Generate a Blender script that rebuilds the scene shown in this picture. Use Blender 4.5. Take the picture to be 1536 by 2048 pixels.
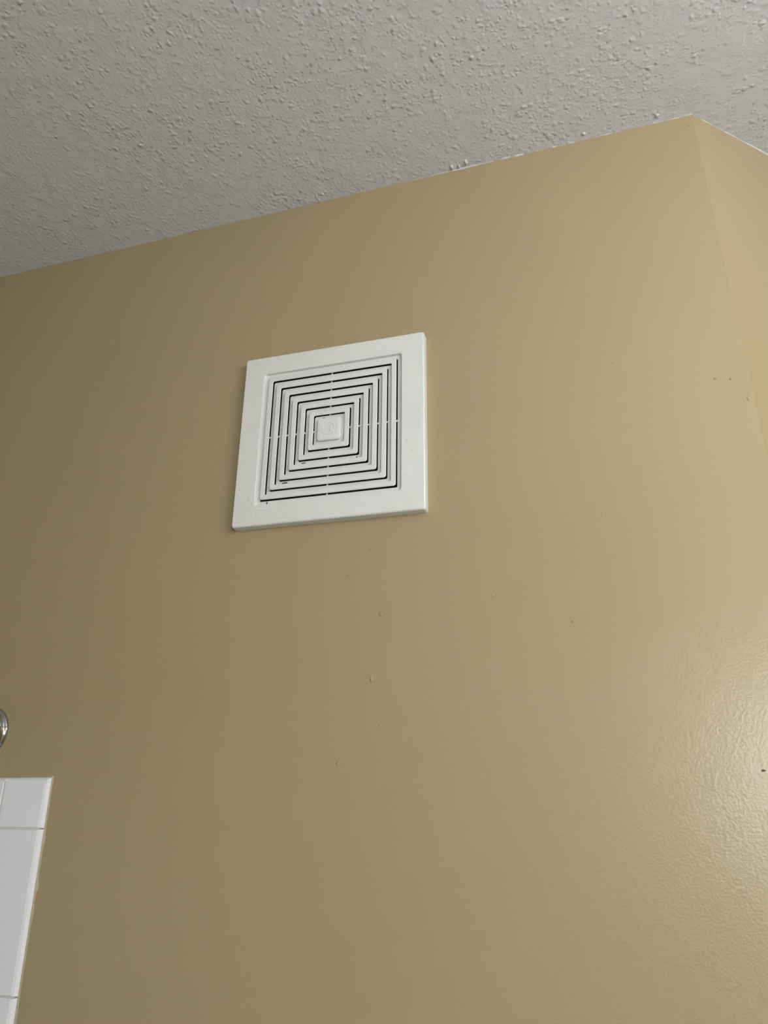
import bpy, bmesh, math, random
from mathutils import Vector, Matrix, noise

for o in list(bpy.data.objects):
    bpy.data.objects.remove(o, do_unlink=True)
scene = bpy.context.scene
COL = scene.collection
random.seed(7)

# ------------------------------------------------------------------ camera
ZV = 2.04                                  # height of the fan grille centre
CAM = Vector((0.3072, -0.7975, ZV - 0.4530))
PITCH, YAW, ROLL, FPX = 0.3811, 0.2884, -0.0030, 1467.8
fw = Vector((-math.sin(YAW) * math.cos(PITCH), math.cos(YAW) * math.cos(PITCH), math.sin(PITCH)))
rt = Vector((math.cos(YAW), math.sin(YAW), 0.0))
up = rt.cross(fw)
r2 = rt * math.cos(ROLL) + up * math.sin(ROLL)
u2 = -rt * math.sin(ROLL) + up * math.cos(ROLL)
cd = bpy.data.cameras.new('camera')
cd.sensor_fit = 'HORIZONTAL'
cd.sensor_width = 36.0
cd.lens = FPX / 1536 * 36.0
cd.clip_start = 0.02
cam = bpy.data.objects.new('camera', cd)
COL.objects.link(cam)
M = Matrix.Identity(4)
for i in range(3):
    M[i][0], M[i][1], M[i][2], M[i][3] = r2[i], u2[i], -fw[i], CAM[i]
cam.matrix_world = M
scene.camera = cam

# ------------------------------------------------------------------ world, light, exposure
world = bpy.data.worlds.new('world')
scene.world = world
world.use_nodes = True
world.node_tree.nodes['Background'].inputs[0].default_value = (0.6, 0.7, 0.85, 1)
world.node_tree.nodes['Background'].inputs[1].default_value = 0.3
scene.view_settings.view_transform = 'Standard'
scene.view_settings.look = 'None'
scene.view_settings.gamma = 1.0
scene.view_settings.use_curve_mapping = False
scene.view_settings.exposure = 0.10
LAMP_POWER = 52.0        # emission of each frosted bulb of the vanity light
LAMP_COLOR = (0.90, 0.955, 1.0)
WINDOW_POWER = 35.0      # emission of the frosted, daylit window
WINDOW_COLOR = (0.90, 0.955, 1.0)

# ------------------------------------------------------------------ materials
def new_mat(name):
    m = bpy.data.materials.new(name)
    m.use_nodes = True
    nt = m.node_tree
    return m, nt, nt.nodes['Principled BSDF']

def N(nt, kind, **kw):
    n = nt.nodes.new(kind)
    for k, v in kw.items():
        setattr(n, k, v)
    return n

def plain(name, col, rough=0.5, metal=0.0, spec=0.5):
    m, nt, b = new_mat(name)
    b.inputs['Base Color'].default_value = (*col, 1)
    b.inputs['Roughness'].default_value = rough
    b.inputs['Metallic'].default_value = metal
    b.inputs['Specular IOR Level'].default_value = spec
    return m

def math_node(nt, op, a, b=None, c=None):
    n = N(nt, 'ShaderNodeMath', operation=op)
    for i, v in enumerate((a, b, c)):
        if v is None:
            continue
        if hasattr(v, 'is_output'):
            nt.links.new(v, n.inputs[i])
        else:
            n.inputs[i].default_value = v
    return n.outputs[0]

def noise_node(nt, vec, scale, detail=2.0, rough=0.5, dist=0.0):
    n = N(nt, 'ShaderNodeTexNoise')
    n.inputs['Scale'].default_value = scale
    n.inputs['Detail'].default_value = detail
    n.inputs['Roughness'].default_value = rough
    n.inputs['Distortion'].default_value = dist
    nt.links.new(vec, n.inputs['Vector'])
    return n.outputs['Fac']

def ramp(nt, val, lo, hi):
    n = N(nt, 'ShaderNodeMapRange', interpolation_type='SMOOTHSTEP')
    n.inputs['From Min'].default_value = lo
    n.inputs['From Max'].default_value = hi
    nt.links.new(val, n.inputs['Value'])
    return n.outputs['Result']

def mix_col(nt, fac, a, b):
    n = N(nt, 'ShaderNodeMix', data_type='RGBA')
    nt.links.new(fac, n.inputs['Factor'])
    for k, v in ((6, a), (7, b)):
        if hasattr(v, 'is_output'):
            nt.links.new(v, n.inputs[k])
        else:
            n.inputs[k].default_value = (*v, 1)
    return n.outputs[2]

# tan semi-gloss wall paint with a fine roller stipple
WALL_COL = (0.385, 0.305, 0.178)
mat_wall, nt, b = new_mat('tan_wall_paint')
pos = N(nt, 'ShaderNodeNewGeometry').outputs['Position']
tone = noise_node(nt, pos, 5.0, 3.0)
c = mix_col(nt, tone, tuple(x * 0.975 for x in WALL_COL), tuple(x * 1.025 for x in WALL_COL))
nt.links.new(c, b.inputs['Base Color'])
b.inputs['Roughness'].default_value = 0.27
b.inputs['Specular IOR Level'].default_value = 0.36
st = noise_node(nt, pos, 330.0, 3.0, 0.55)
st2 = noise_node(nt, pos, 95.0, 2.0, 0.5)
wav = noise_node(nt, pos, 9.0, 2.0, 0.5)
h = math_node(nt, 'ADD', math_node(nt, 'MULTIPLY', st, 0.00042), math_node(nt, 'MULTIPLY', st2, 0.00025))
h = math_node(nt, 'ADD', h, math_node(nt, 'MULTIPLY', wav, 0.0007))
bm_ = N(nt, 'ShaderNodeBump')
bm_.inputs['Strength'].default_value = 0.6
bm_.inputs['Distance'].default_value = 1.0
nt.links.new(h, bm_.inputs['Height'])
nt.links.new(bm_.outputs[0], b.inputs['Normal'])

# sprayed ceiling texture under matt off-white paint
CEIL_COL = (0.625, 0.625, 0.635)
mat_ceil, nt, b = new_mat('sprayed_ceiling_texture')
pos = N(nt, 'ShaderNodeNewGeometry').outputs['Position']
b.inputs['Base Color'].default_value = (*CEIL_COL, 1)
b.inputs['Roughness'].default_value = 0.62
b.inputs['Specular IOR Level'].default_value = 0.35
dense = ramp(nt, noise_node(nt, pos, 9.0, 3.0, 0.6), 0.32, 0.62)
def pimples(scale, rad, keep):
    v = N(nt, 'ShaderNodeTexVoronoi', feature='F1')
    v.inputs['Scale'].default_value = scale
    nt.links.new(wpos, v.inputs['Vector'])
    dome = math_node(nt, 'SUBTRACT', 1.0, ramp(nt, v.outputs['Distance'], 0.0, rad))
    sep = N(nt, 'ShaderNodeSeparateColor')
    nt.links.new(v.outputs['Color'], sep.inputs[0])
    return math_node(nt, 'MULTIPLY', dome, ramp(nt, sep.outputs[0], 1.0 - keep - 0.1, 1.0 - keep + 0.35))
wn = N(nt, 'ShaderNodeTexNoise')
wn.inputs['Scale'].default_value = 120.0
nt.links.new(pos, wn.inputs['Vector'])
wsub = N(nt, 'ShaderNodeVectorMath', operation='MULTIPLY_ADD')
nt.links.new(wn.outputs['Color'], wsub.inputs[0])
wsub.inputs[1].default_value = (0.006, 0.006, 0.006)
nt.links.new(pos, wsub.inputs[2])
wpos = wsub.outputs[0]
blob1 = pimples(195.0, 0.64, 0.72)
blob2 = pimples(110.0, 0.55, 0.46)
fine = noise_node(nt, pos, 420.0, 2.0, 0.5)
mid = noise_node(nt, pos, 45.0, 2.0, 0.5)
h = math_node(nt, 'ADD', math_node(nt, 'MULTIPLY', blob1, 0.00075), math_node(nt, 'MULTIPLY', blob2, 0.00135))
h = math_node(nt, 'MULTIPLY', h, math_node(nt, 'MULTIPLY_ADD', dense, 0.55, 0.50))
h = math_node(nt, 'ADD', h, math_node(nt, 'MULTIPLY', fine, 0.00035))
h = math_node(nt, 'ADD', h, math_node(nt, 'MULTIPLY', mid, 0.0018))
bm_ = N(nt, 'ShaderNodeBump')
bm_.inputs['Strength'].default_value = 0.8
bm_.inputs['Distance'].default_value = 1.0
nt.links.new(h, bm_.inputs['Height'])
nt.links.new(bm_.outputs[0], b.inputs['Normal'])

# white moulded plastic of the grille, with a few scuffs in object space
mat_vent, nt, b = new_mat('white_moulded_plastic')
oc = N(nt, 'ShaderNodeTexCoord').outputs['Object']
base = (0.745, 0.755, 0.725)
scuff = None
for (x, z, rx, rz) in ((-0.1065, -0.0885, 0.0042, 0.0030), (0.1045, -0.0310, 0.0035, 0.0045), (0.1105, -0.046, 0.0015, 0.004),
                       (-0.112, 0.116, 0.006, 0.002)):
    mp = N(nt, 'ShaderNodeMapping', vector_type='TEXTURE')
    mp.inputs['Location'].default_value = (x, -0.013, z)
    mp.inputs['Rotation'].default_value = (0, -0.6, 0)
    mp.inputs['Scale'].default_value = (rx, 0.01, rz)
    nt.links.new(oc, mp.inputs['Vector'])
    ln = N(nt, 'ShaderNodeVectorMath', operation='LENGTH')
    nt.links.new(mp.outputs[0], ln.inputs[0])
    n_ = noise_node(nt, oc, 700.0, 2.0)
    d = math_node(nt, 'ADD', ln.outputs['Value'], math_node(nt, 'MULTIPLY', n_, 1.1))
    f = math_node(nt, 'SUBTRACT', 1.0, ramp(nt, d, 0.55, 1.35))
    scuff = f if scuff is None else math_node(nt, 'MAXIMUM', scuff, f)
film = ramp(nt, noise_node(nt, oc, 28.0, 4.0, 0.6), 0.35, 0.75)
base_s = mix_col(nt, film, base, tuple(x * 0.965 for x in base))
cc = mix_col(nt, math_node(nt, 'MULTIPLY', scuff, 0.30), base_s, (0.25, 0.24, 0.21))
nt.links.new(cc, b.inputs['Base Color'])
b.inputs['Roughness'].default_value = 0.42
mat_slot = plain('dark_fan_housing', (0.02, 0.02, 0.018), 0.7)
mat_dust = plain('grey_dust', (0.10, 0.095, 0.085), 0.95, spec=0.1)

# glazed white tile, grout and caulk
mat_tile, nt, b = new_mat('glazed_white_tile')
oc = N(nt, 'ShaderNodeNewGeometry').outputs['Position']
b.inputs['Base Color'].default_value = (0.84, 0.85, 0.89, 1)
b.inputs['Roughness'].default_value = 0.12
w = noise_node(nt, oc, 26.0, 2.0)
bm_ = N(nt, 'ShaderNodeBump')
bm_.inputs['Strength'].default_value = 0.35
bm_.inputs['Distance'].default_value = 0.002
nt.links.new(w, bm_.inputs['Height'])
nt.links.new(bm_.outputs[0], b.inputs['Normal'])
mat_grout = plain('grey_white_grout', (0.66, 0.66, 0.66), 0.85, spec=0.2)
mat_caulk = plain('paint_smeared_caulk', (0.43, 0.36, 0.25), 0.5)
mat_chrome = plain('chrome', (0.50, 0.49, 0.50), 0.07, 1.0)
mat_floor = plain('white_vinyl_floor', (0.80, 0.79, 0.77), 0.4)
mat_trim = plain('white_painted_trim', (0.75, 0.74, 0.71), 0.4)
mat_speck = plain('dark_paint_speck', (0.10, 0.075, 0.05), 0.6)
mat_nib = mat_wall

def emitter(name, col, power):
    m, nt, b = new_mat(name)
    b.inputs['Base Color'].default_value = (0.8, 0.8, 0.8, 1)
    b.inputs['Emission Color'].default_value = (*col, 1)
    b.inputs['Emission Strength'].default_value = power
    return m
mat_glass = emitter('frosted_daylit_glass', WINDOW_COLOR, WINDOW_POWER)
mat_bulb = emitter('frosted_bulb_glow', LAMP_COLOR, LAMP_POWER)

# ------------------------------------------------------------------ helpers
def obj(name, bm, mat, parent=None, smooth=False, loc=None):
    me = bpy.data.meshes.new(name)
    bmesh.ops.recalc_face_normals(bm, faces=bm.faces)
    bm.to_mesh(me)
    bm.free()
    if smooth:
        for p in me.polygons:
            p.use_smooth = True
    me.materials.append(mat)
    o = bpy.data.objects.new(name, me)
    COL.objects.link(o)
    if parent:
        o.parent = parent
    if loc:
        o.location = loc
    return o

def empty(name, loc=(0, 0, 0), rot=(0, 0, 0)):
    o = bpy.data.objects.new(name, None)
    o.empty_display_size = 0.05
    COL.objects.link(o)
    o.location = loc
    o.rotation_euler = rot
    return o

def tag(o, label, cat, group=None):
    o['label'] = label
    o['category'] = cat
    if group:
        o['group'] = group

def struct(o, label=None):
    o['kind'] = 'structure'
    if label:
        o['label'] = label
    return o

def add_box(bm, a, b):
    vs = [bm.verts.new((x, y, z)) for x in (a[0], b[0]) for y in (a[1], b[1]) for z in (a[2], b[2])]
    for f in ((0, 1, 3, 2), (4, 6, 7, 5), (0, 4, 5, 1), (2, 3, 7, 6), (0, 2, 6, 4), (1, 5, 7, 3)):
        bm.faces.new([vs[i] for i in f])

def rr_loop(hx, hz, r, seg=6):
    """rounded rectangle outline, half sizes hx, hz, in x and z"""
    r = max(r, 1e-5)
    pts = []
    for cx, cz, a0 in ((hx - r, hz - r, 0), (-hx + r, hz - r, 90), (-hx + r, -hz + r, 180), (hx - r, -hz + r, 270)):
        for k in range(seg + 1):
            a = math.radians(a0 + 90 * k / seg)
            pts.append((cx + r * math.cos(a), cz + r * math.sin(a)))
    return pts

def loft(bm, loops, close=True, cap0=False, cap1=False):
    rings = [[bm.verts.new(p) for p in lp] for lp in loops]
    n = len(rings[0])
    pairs = list(zip(rings, rings[1:]))
    if close:
        pairs.append((rings[-1], rings[0]))
    for A, B in pairs:
        for i in range(n):
            j = (i + 1) % n
            bm.faces.new((A[i], A[j], B[j], B[i]))
    if cap0:
        bm.faces.new(rings[0])
    if cap1:
        bm.faces.new(rings[-1])

def square_ring(bm, profile, close=True, cap1=False):
    """profile: list of (hx, hz, corner radius, y)"""
    loft(bm, [[(x, y, z) for x, z in rr_loop(hx, hz, r)] for hx, hz, r, y in profile], close, False, cap1)

def lathe(bm, prof, seg=40, axis='y', cap0=True, cap1=True):
    loops = []
    for r, h in prof:
        lp = []
        for k in range(seg):
            a = 2 * math.pi * k / seg
            p = (r * math.cos(a), h, r * math.sin(a))
            lp.append(p)
        loops.append(lp)
    loft(bm, loops, False, cap0, cap1)

def blob(bm, c, rad, seed, n=2, jit=0.3):
    res = bmesh.ops.create_icosphere(bm, subdivisions=n, radius=1.0)
    for v in res['verts']:
        k = 1 + jit * noise.noise(Vector(v.co) * 1.7 + Vector((seed * 3.1, seed, 0)))
        v.co = Vector((c[0] + v.co.x * rad[0] * k, c[1] + v.co.y * rad[1] * k, c[2] + v.co.z * rad[2] * k))

# ------------------------------------------------------------------ room shell
H = ZV + 0.3996
XC = 0.4995
AZ = 0.8217
XL, YF = -1.20, -1.75
P2 = (XC + 0.95 * math.sin(AZ), 0.95 * math.cos(AZ))
poly = [(XL, 0.0), (XC, 0.0), P2, (P2[0], YF), (XL, YF)]
TH = 0.10

def offset_poly(pts, d):
    """offset outward (points run clockwise seen from above)"""
    n = len(pts)
    lines = []
    for i in range(n):
        a, b = Vector(pts[i]), Vector(pts[(i + 1) % n])
        t = (b - a).normalized()
        nn = Vector((-t.y, t.x))
        lines.append((a + nn * d, t))
    out = []
    for i in range(n):
        p, t = lines[i - 1]
        q, s = lines[i]
        den = t.x * s.y - t.y * s.x
        k = ((q - p).x * s.y - (q - p).y * s.x) / den
        out.append(p + t * k)
    return out
outer = offset_poly(poly, TH)

def wall_prism(i):
    j = (i + 1) % len(poly)
    bm = bmesh.new()
    a, b, c, d = poly[i], poly[j], outer[j], outer[i]
    lo = [bm.verts.new((*p, 0.0)) for p in (a, b, c, d)]
    hi = [bm.verts.new((*p, H)) for p in (a, b, c, d)]
    for k in range(4):
        m = (k + 1) % 4
        bm.faces.new((lo[k], lo[m], hi[m], hi[k]))
    bm.faces.new(lo)
    bm.faces.new(hi)
    return bm

# back wall with the rough opening for the fan housing
HO = 0.093
bm = bmesh.new()
def ring_face(yv, x0, x1):
    o = [bm.verts.new(p) for p in ((x0, yv, 0), (x1, yv, 0), (x1, yv, H), (x0, yv, H))]
    h_ = [bm.verts.new(p) for p in ((-HO, yv, ZV - HO), (HO, yv, ZV - HO), (HO, yv, ZV + HO), (-HO, yv, ZV + HO))]
    for k in range(4):
        m = (k + 1) % 4
        bm.faces.new((o[k], o[m], h_[m], h_[k]))
    return o, h_
o1, h1 = ring_face(0.0, XL, XC)
o2, h2 = ring_face(TH, outer[0].x, outer[1].x)
for A, B in ((o1, o2), (h1, h2)):
    for k in range(4):
        m = (k + 1) % 4
        bm.faces.new((A[k], A[m], B[m], B[k]))
wall_back = struct(obj('wall_back', bm, mat_wall), 'tan painted wall carrying the white square fan grille')
wall_angled = struct(obj('wall_angled', wall_prism(1), mat_wall), 'tan painted wall turning away at the right corner')
wall_right = struct(obj('wall_right', wall_prism(2), mat_wall))
wall_front = struct(obj('wall_front', wall_prism(3), mat_wall))
wall_left = struct(obj('wall_left', wall_prism(4), mat_wall))

def slab(z0, z1):
    bm = bmesh.new()
    lo = [bm.verts.new((p.x, p.y, z0)) for p in outer]
    hi = [bm.verts.new((p.x, p.y, z1)) for p in outer]
    n = len(lo)
    for k in range(n):
        m = (k + 1) % n
        bm.faces.new((lo[k], lo[m], hi[m], hi[k]))
    bm.faces.new(lo)
    bm.faces.new(hi)
    return bm
floor = struct(obj('floor', slab(-0.08, 0.0), mat_floor))
ceiling = struct(obj('ceiling', slab(H, H + 0.08), mat_ceil), 'off-white ceiling with bumpy sprayed texture')

# ragged edge of the ceiling texture where it laps onto the walls
def edge_bead(a, b, seed, lap, side):
    a, b = Vector((*a, H)), Vector((*b, H))
    t = (b - a)
    L = t.length
    t.normalize()
    nn = Vector((t.y, -t.x, 0))               # into the room
    n = int(L / 0.0011)
    bm = bmesh.new()
    prev = None
    K = 5
    for i in range(n + 1):
        s = L * i / n
        low = -0.0004 + 0.0008 * noise.noise(Vector((s * 5.0, seed, 0))) + lap(s)
        mid_ = max(0.0, noise.noise(Vector((s * 60.0, seed + 5, 0)))) * 0.0020
        fine_ = max(0.0, noise.noise(Vector((s * 260.0, seed + 9, 0)))) * 0.0018
        clump = max(0.0, noise.noise(Vector((s * 7.0, seed + 2, 3))) + 0.15)
        d = max(0.00005, low + (mid_ + fine_) * (0.45 + 2.6 * clump) * side(s))
        w_ = 0.0003 + 0.9 * d + 0.0006 * max(0.0, noise.noise(Vector((s * 180.0, seed + 20, 0))))
        base_ = a + t * s
        row = []
        for k in range(K):
            ang = math.pi / 2 * k / (K - 1)
            p = base_ + nn * (0.0002 + (w_ if k else w_) * math.sin(ang)) - Vector((0, 0, 1)) * (d * math.cos(ang) - 0.0001)
            if k == 0:
                p = base_ - nn * 0.0002 - Vector((0, 0, d))
            row.append(bm.verts.new(p))
        if prev:
            for k in range(K - 1):
                bm.faces.new((prev[k], prev[k + 1], row[k + 1], row[k]))
        prev = row
    return obj('texture_edge', bm, mat_ceil, ceiling, smooth=True)
def lap_back(s):
    x = XL + s
    v = 0.0
    v -= 0.0010 * math.exp(-((x + 0.35) / 0.25) ** 2)
    v += 0.0010 * math.exp(-((x - 0.19) / 0.035) ** 2)
    v += 0.0005 * math.exp(-((x - XC) / 0.03) ** 2)
    return v
edge_bead(poly[0], poly[1], 3.3, lap_back, lambda s: 0.15 + 0.85 / (1 + math.exp(-(XL + s - 0.05) / 0.05)))
edge_bead(poly[1], poly[2], 11.7, lambda s: 0.0003 + 0.0010 * math.exp(-((s - 0.16) / 0.04) ** 2), lambda s: 1.0)

# loose lumps of texture standing out near the edge
for k, (x, y, rx, ry, rz) in enumerate(((0.197, -0.010, 0.0024, 0.0050, 0.0030), (0.176, -0.007, 0.0020, 0.004, 0.0024),
                                        (0.186, -0.006, 0.0015, 0.004, 0.002), (0.455, -0.012, 0.003, 0.003, 0.002),
                                        (0.36, -0.011, 0.0026, 0.0026, 0.002), (-0.02, -0.014, 0.0022, 0.003, 0.0016))):
    bm = bmesh.new()
    blob(bm, (x, y, H), (rx, ry, rz), k + 1.5)
    obj('texture_lump', bm, mat_ceil, ceiling, smooth=True)

# small paint nibs and specks on the back wall
for k, (x, z, rx, rz, ry) in enumerate(((0.0666, -0.2465, 0.0023, 0.0021, 0.0013), (0.0553, -0.3203, 0.0020, 0.0034, 0.0012),
                                        (0.0260, -0.1965, 0.0018, 0.0022, 0.0007), (0.0167, -0.4092, 0.0014, 0.0022, 0.0008),
                                        (0.1967, -0.2344, 0.0014, 0.0014, 0.0008), (0.0535, -0.1664, 0.0014, 0.0016, 0.0006),
                                        (0.0653, -0.3711, 0.0013, 0.0016, 0.0006), (0.4643, -0.0020, 0.0016, 0.0018, 0.0009),
                                        (0.4806, -0.0050, 0.0016, 0.0018, 0.0010), (0.4939, -0.0333, 0.0016, 0.0028, 0.0008),
                                        (0.3242, -0.1530, 0.0012, 0.0012, 0.0006), (0.3569, 0.0398, 0.0012, 0.0012, 0.0005),
                                        (0.4930, 0.3830, 0.0018, 0.0018, 0.0010), (0.28, -0.27, 0.0012, 0.0012, 0.0005),
                                        (-0.12, -0.33, 0.0013, 0.0015, 0.0005), (0.12, 0.22, 0.0013, 0.0013, 0.0004))):
    bm = bmesh.new()
    blob(bm, (x, -0.0001, ZV + z), (rx, ry * 0.65, rz), k * 1.3, jit=0.5)
    obj('paint_nib', bm, mat_nib, wall_back, smooth=True)
bm = bmesh.new()
blob(bm, (0.4397, 0.0, ZV - 0.4232), (0.0022, 0.0006, 0.0009), 4.0)
obj('dark_speck', bm, mat_speck, wall_back, smooth=True)

# ------------------------------------------------------------------ exhaust fan grille
T = 0.013
vent = empty('exhaust_fan_grille', (0, 0, ZV), (0, 0.0150, 0))
tag(vent, 'square white plastic exhaust fan grille with concentric square slots on tan wall', 'vent')
HX, HZ = 0.1274, 0.1250
FL = -T + 0.0042          # front of the rear layer
B = FL + 0.0013
bm = bmesh.new()
square_ring(bm, [
    (HX + 0.0004, HZ + 0.0004, 0.0032, -0.0002), (HX + 0.0002, HZ + 0.0002, 0.0030, -T + 0.0022), (HX - 0.0004, HZ - 0.0004, 0.0028, -T + 0.0008),
    (HX - 0.0016, HZ - 0.0016, 0.0022, -T), (0.0982, 0.0982, 0.0032, -T),
    (0.0972, 0.0972, 0.0028, -T + 0.0005), (0.0966, 0.0966, 0.0026, FL), (0.0916, 0.0916, 0.0015, FL), (0.0916, 0.0916, 0.0015, B),
    (0.1010, 0.1010, 0.0030, B), (HX - 0.0030, HZ - 0.0030, 0.0022, B), (HX - 0.0030, HZ - 0.0030, 0.0022, -0.0002)])
frame = obj('grille_frame', bm, mat_vent, vent)
PITCHR = 0.0125
for k in range(6):
    ho = 0.0905 - PITCHR * k
    hi = ho - 0.0066
    bm = bmesh.new()
    square_ring(bm, [(ho, ho, 0.0030, -T + 0.0010), (ho, ho, 0.0030, -T + 0.0005), (ho - 0.0006, ho - 0.0006, 0.0026, -T),
                     (hi + 0.0005, hi + 0.0005, 0.0022, -T), (hi, hi, 0.0018, -T + 0.0005), (hi, hi, 0.0018, -T + 0.0010)])
    obj('grille_ring', bm, mat_vent, vent)
for k in range(1, 6):
    qo = 0.0835 - PITCHR * (k - 1)
    pi_ = qo - 0.0047
    bm = bmesh.new()
    square_ring(bm, [(qo, qo, 0.0022, B), (qo, qo, 0.0022, FL + 0.0002), (qo - 0.0002, qo - 0.0002, 0.002, FL),
                     (pi_, pi_, 0.0018, FL), (pi_, pi_, 0.0018, B)])
    obj('backing_ring', bm, mat_vent, vent)
# centre plate with its raised button
bm = bmesh.new()
square_ring(bm, [(0.0212, 0.0212, 0.0025, B), (0.0212, 0.0212, 0.0025, FL)], close=False, cap1=True)
obj('center_plate', bm, mat_vent, vent)
bm = bmesh.new()
square_ring(bm, [(0.0163, 0.0163, 0.0040, FL + 0.0003), (0.0163, 0.0163, 0.0040, -T + 0.0010), (0.0158, 0.0158, 0.0038, -T + 0.0003),
                 (0.0148, 0.0148, 0.0032, -T - 0.0001), (0.0120, 0.0120, 0.0028, -T - 0.0004)], close=False, cap1=True)
button = obj('center_button', bm, mat_vent, vent, smooth=False)
bm = bmesh.new()
yt = -T - 0.0008
square_ring(bm, [(0.0086, 0.0086, 0.0058, -T - 0.0003), (0.0083, 0.0083, 0.0056, yt), (0.0074, 0.0074, 0.0050, yt), (0.0071, 0.0071, 0.0048, -T - 0.0003)], close=False)
add_box(bm, (-0.0040, yt, -0.0042), (-0.0024, -T - 0.0003, 0.0042))
add_box(bm, (0.0022, yt, -0.0042), (0.0040, -T - 0.0003, 0.0042))
vs = [bm.verts.new(p) for p in ((-0.0030, yt, 0.0042), (-0.0012, yt, 0.0042), (0.0030, yt, -0.0042), (0.0012, yt, -0.0042))]
bm.faces.new(vs)
emb = obj('emblem', bm, mat_vent, button)
# support ribs behind the slots
for ang in range(4):
    bm = bmesh.new()
    add_box(bm, (-0.0009, FL - 0.0003, 0.0200), (0.0009, B + 0.0002, 0.0930))
    for k in range(6):                     # short posts carrying the front rings
        zc_ = 0.0905 - 0.0033 - PITCHR * k
        add_box(bm, (-0.0008, -T + 0.0008, zc_ - 0.0012), (0.0008, FL, zc_ + 0.0012))
    o = obj('support_rib', bm, mat_vent, vent)
    o.rotation_euler = (0, math.radians(90 * ang), 0)
# embossed maker's plate at the lower left of the frame: outline and worn strokes
bm = bmesh.new()
def rect_line(bm, x0, x1, z0, z1, w, y0, y1):
    for a, b in (((x0, z0), (x1, z0 + w)), ((x0, z1 - w), (x1, z1)), ((x0, z0 + w), (x0 + w, z1 - w)), ((x1 - w, z0 + w), (x1, z1 - w))):
        add_box(bm, (a[0], y0, a[1]), (b[0], y1, b[1]))
rect_line(bm, -0.0975, -0.0700, -0.1150, -0.1042, 0.0007, -T - 0.00035, -T + 0.0003)
plate = obj('maker_plate', bm, mat_vent, vent)
bm = bmesh.new()
x = -0.0952
for wd, segs in ((0.0032, 'lm'), (0.0028, 'lr'), (0.0034, 'lrm'), (0.0030, 'lm'), (0.0030, 'lrb'), (0.0030, 'lrt')):
    y0, y1 = -T - 0.00028, -T + 0.0003
    z0, z1, s = -0.1118, -0.1074, 0.0007
    for g in segs:
        if g == 'l': add_box(bm, (x, y0, z0), (x + s, y1, z1))
        if g == 'r': add_box(bm, (x + wd - s, y0, z0), (x + wd, y1, z1))
        if g == 'm': add_box(bm, (x + s, y0, (z0 + z1 - s) / 2), (x + wd - s, y1, (z0 + z1 + s) / 2))
        if g == 'b': add_box(bm, (x + s, y0, z0), (x + wd - s, y1, z0 + s))
        if g == 't': add_box(bm, (x + s, y0, z1 - s), (x + wd - s, y1, z1))
    x += wd + 0.0009
obj('worn_lettering', bm, mat_vent, plate)
# fan housing in the wall behind
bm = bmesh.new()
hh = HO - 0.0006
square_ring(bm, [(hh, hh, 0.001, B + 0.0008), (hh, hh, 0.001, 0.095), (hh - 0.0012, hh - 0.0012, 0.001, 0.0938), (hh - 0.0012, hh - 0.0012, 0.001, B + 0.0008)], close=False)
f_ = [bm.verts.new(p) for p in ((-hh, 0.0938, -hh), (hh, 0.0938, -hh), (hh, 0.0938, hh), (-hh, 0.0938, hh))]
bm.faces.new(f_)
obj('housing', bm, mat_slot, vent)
# dust caught at the slots (x, z, radius x, radius z, y)
for k, (x, z, rx, rz, y) in enumerate(((-0.0815, -0.0945, 0.0010, 0.0020, FL), (-0.0661, 0.0216, 0.0010, 0.0016, FL), (-0.0085, 0.0178, 0.0013, 0.0011, FL - 0.0006),
                                       (0.0385, -0.0440, 0.0012, 0.0010, FL), (0.0690, 0.0760, 0.0012, 0.0009, FL), (-0.0585, -0.0690, 0.0040, 0.0013, FL),
                                       (-0.0340, -0.0435, 0.0028, 0.0008, FL), (0.0455, -0.0975, 0.0009, 0.0012, FL))):
    bm = bmesh.new()
    blob(bm, (x, y, z), (rx, 0.0007, rz), k * 2.1, jit=0.6)
    obj('dust_clump', bm, mat_dust, vent, smooth=True)

# ------------------------------------------------------------------ tile surround on the back wall
XT, ZT = -0.3510, ZV - 0.4189
G = 0.0012
CW, CH, TS = 0.0655, 0.0580, 0.1706
def tile_mesh(w, h_, right=False, top=False):
    """a glazed tile: origin at lower left, face at y = -0.007; bullnosed on the free sides"""
    bm = bmesh.new()
    tk = 0.0070
    ins = [(0.0, 0.0), (0.15, 0.45), (0.5, 0.85), (1.0, 1.0)]
    loops = []
    def side(flag):
        return 0.0065 if flag else 0.0012
    for p, q in ins:
        x0, z0 = side(False) * p, side(False) * p
        x1 = w - side(right) * p
        z1 = h_ - side(top) * p
        # free sides start at the wall, joined sides start near the face
        y = -tk * q if (right or top) else -tk + 0.0012 * (1 - q)
        loops.append([(x0, y, z0), (x1, y, z0), (x1, y, z1), (x0, y, z1)])
    base = [(0, 0.0002, 0), (w, 0.0002, 0), (w, 0.0002, h_), (0, 0.0002, h_)]
    loops = [base] + loops
    loft(bm, loops, False, True, True)
    return bm
def tile_obj(name, w, h_, x, z, right=False, top=False, cache={}):
    key = (round(w, 4), round(h_, 4), right, top)
    if key in cache:
        o = bpy.data.objects.new(name, cache[key])
        COL.objects.link(o)
    else:
        o = obj(name, tile_mesh(w, h_, right, top), mat_tile)
        cache[key] = o.data
    o.parent = wall_back
    o.location = (x, 0, z)
    return o
tile_obj('bullnose_corner_tile', CW - G / 2, CH - G / 2, XT - CW + G / 2, ZT - CH + G / 2, True, True)
XI, ZI = XT - CW, ZT - CH
z = ZI
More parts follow.
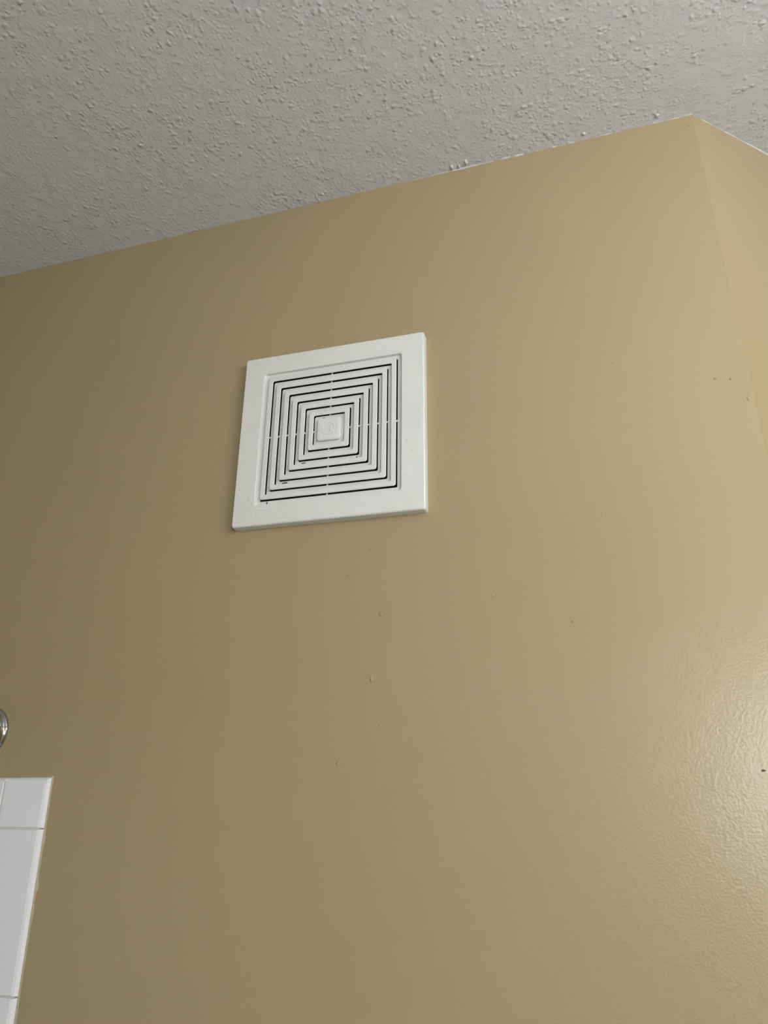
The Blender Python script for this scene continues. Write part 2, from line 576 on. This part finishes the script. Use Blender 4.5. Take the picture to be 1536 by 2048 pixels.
while z - 0.05 > 0.38:
    hgt = min(TS, z - 0.38)
    tile_obj('bullnose_edge_tile', CW - G / 2, hgt - G, XI + G / 2, z - hgt + G / 2, right=True)
    x = XI
    while x - 0.03 > XL:
        wd = min(TS, x - XL - 0.0015)
        tile_obj('wall_tile', wd - G, hgt - G, x - wd + G / 2, z - hgt + G / 2)
        x -= TS
    z -= TS
x = XI
while x - 0.03 > XL:
    wd = min(TS, x - XL - 0.0015)
    tile_obj('bullnose_cap_tile', wd - G, CH - G / 2, x - wd + G / 2, ZI + G / 2, top=True)
    x -= TS
def tub_wall(name, origin, rot, length):
    root = wall_left if name == 'left' else wall_front
    z = ZT
    while z - 0.05 > 0.38:
        hgt = min(TS, z - 0.38)
        x = 0.0
        while x + 0.03 < length:
            wd = min(TS, length - x)
            o = tile_obj('wall_tile', wd - G, hgt - G, 0, 0)
            o.parent = root
            o.rotation_euler = (0, 0, rot)
            c_, s_ = math.cos(rot), math.sin(rot)
            o.location = (origin[0] + x * c_, origin[1] + x * s_, z - hgt)
            x += TS
        z -= TS
tub_wall('left', (XL, YF + 0.009), math.pi / 2, -YF - 0.018)
tub_wall('front', (XT, YF), math.pi, XT - XL - 0.009)
# grout bed just behind the tile faces
bm = bmesh.new()
add_box(bm, (XL + 0.002, -0.0060, 0.385), (XT - 0.0045, 0.0002, ZT - 0.0045))
obj('grout_bed', bm, mat_grout, wall_back)
# caulk and smeared paint along the outer tile edge
bm = bmesh.new()
prev = None
n = 700
for i in range(n + 1):
    zz = ZT + 0.001 - (ZT - 0.385) * i / n
    wv = 0.0006 + 0.0006 * noise.noise(Vector((zz * 25, 0.3, 0))) + 0.0008 * max(0, noise.noise(Vector((zz * 140, 2.2, 0))))
    for zc_, am in ((ZV - 0.538, 0.0022), (ZV - 0.49, 0.0012), (ZV - 0.565, 0.0010)):
        wv += am * math.exp(-((zz - zc_) / 0.006) ** 2)
    wv = max(0.0005, wv)
    row = [bm.verts.new((XT - 0.0012, -0.0026, zz)), bm.verts.new((XT + wv * 0.45, -0.0016 - 0.1 * wv, zz)), bm.verts.new((XT + wv, 0.0001, zz))]
    if prev:
        for k in range(2):
            bm.faces.new((prev[k], prev[k + 1], row[k + 1], row[k]))
    prev = row
obj('caulk_bead', bm, mat_caulk, wall_back, smooth=True)

# ------------------------------------------------------------------ shower curtain rod
RX, RZ = -0.4635, ZV - 0.3628
rod = empty('shower_curtain_rod', (RX, 0, RZ))
tag(rod, 'chrome shower curtain rod flange on the wall above the white tiles', 'curtain rod')
prof = [(0.0320, -0.0001), (0.0320, -0.0022), (0.0314, -0.0034), (0.0300, -0.0042), (0.0290, -0.0048), (0.0284, -0.0070), (0.0268, -0.0105),
        (0.0235, -0.0140), (0.0190, -0.0165), (0.0150, -0.0178), (0.0150, -0.0240), (0.0132, -0.0245)]
for flip in (1, -1):
    bm = bmesh.new()
    lathe(bm, [(r, y * flip) for r, y in prof], 64)
    o = obj('flange', bm, mat_chrome, rod, smooth=True)
    if flip < 0:
        o.location = (0, YF, 0)
bm = bmesh.new()
lathe(bm, [(0.0127, -0.012), (0.0127, YF + 0.012)], 40)
obj('rod_tube', bm, mat_chrome, rod, smooth=True)

# ------------------------------------------------------------------ lights of the room (behind and beside the camera)
XR = P2[0]
vl = empty('vanity_light', (XR, -0.82, 2.06))
tag(vl, 'chrome vanity light bar with three frosted globes on right wall', 'wall lamp')
bm = bmesh.new()
square_ring(bm, [(0.30, 0.055, 0.01, 0.0), (0.30, 0.055, 0.01, -0.022), (0.292, 0.047, 0.008, -0.030)], close=False, cap1=True)
o = obj('back_plate', bm, mat_chrome, vl)
o.rotation_euler = (0, 0, math.radians(-90))
for dy in (-0.19, 0.0, 0.19):
    bm = bmesh.new()
    lathe(bm, [(0.030, 0.0), (0.030, -0.022), (0.022, -0.030)], 24)
    o = obj('socket', bm, mat_chrome, vl, smooth=True, loc=(-0.028, dy, 0))
    o.rotation_euler = (0, 0, math.radians(-90))
    bm = bmesh.new()
    bmesh.ops.create_uvsphere(bm, u_segments=32, v_segments=16, radius=0.060)
    obj('globe', bm, mat_bulb, vl, smooth=True, loc=(-0.112, dy, 0))

win = struct(empty('window_1', (0.90, YF, 1.66)), 'frosted daylit bathroom window behind the viewer')
WX, WZ = 0.15, 0.20
bm = bmesh.new()
square_ring(bm, [(WX + 0.06, WZ + 0.06, 0.002, 0.0), (WX + 0.06, WZ + 0.06, 0.002, 0.022), (WX, WZ, 0.002, 0.022), (WX, WZ, 0.002, 0.0)])
obj('window_frame', bm, mat_trim, win)
bm = bmesh.new()
add_box(bm, (-WX, 0.002, -WZ), (WX, 0.008, WZ))
obj('window_pane', bm, mat_glass, win)
bm = bmesh.new()
add_box(bm, (-WX, 0.008, -0.010), (WX, 0.020, 0.010))
obj('glazing_bar', bm, mat_trim, win)

door = struct(empty('bounce_door', (0.10, YF, 0.0)), 'unseen white panelled door added behind the viewer to bounce light')  # unseen door, added as a white reflector to bounce light into the room
bm = bmesh.new()
add_box(bm, (-0.40, 0.0, 0.005), (0.40, 0.030, 2.03))
obj('bounce_door_leaf', bm, mat_trim, door)
for x0 in (-0.31, 0.04):
    for z0, z1 in ((0.20, 0.95), (1.10, 1.88)):
        bm = bmesh.new()
        square_ring(bm, [(0.135, (z1 - z0) / 2, 0.004, 0.029), (0.125, (z1 - z0) / 2 - 0.01, 0.004, 0.038), (0.10, (z1 - z0) / 2 - 0.035, 0.004, 0.038)], close=False, cap1=True)
        obj('bounce_door_panel', bm, mat_trim, door, loc=(x0 + 0.135, 0, (z0 + z1) / 2))
bm = bmesh.new()
for a, b_ in (((-0.48, 0, 0), (-0.405, 0.022, 2.11)), ((0.405, 0, 0), (0.48, 0.022, 2.11)), ((-0.405, 0, 2.035), (0.405, 0.022, 2.11))):
    add_box(bm, a, b_)
obj('bounce_door_casing', bm, mat_trim, door)
bm = bmesh.new()
lathe(bm, [(0.012, 0.028), (0.012, 0.055), (0.026, 0.065), (0.028, 0.080), (0.020, 0.092)], 32)
obj('bounce_door_knob', bm, mat_chrome, door, smooth=True, loc=(0.34, 0, 0.96))
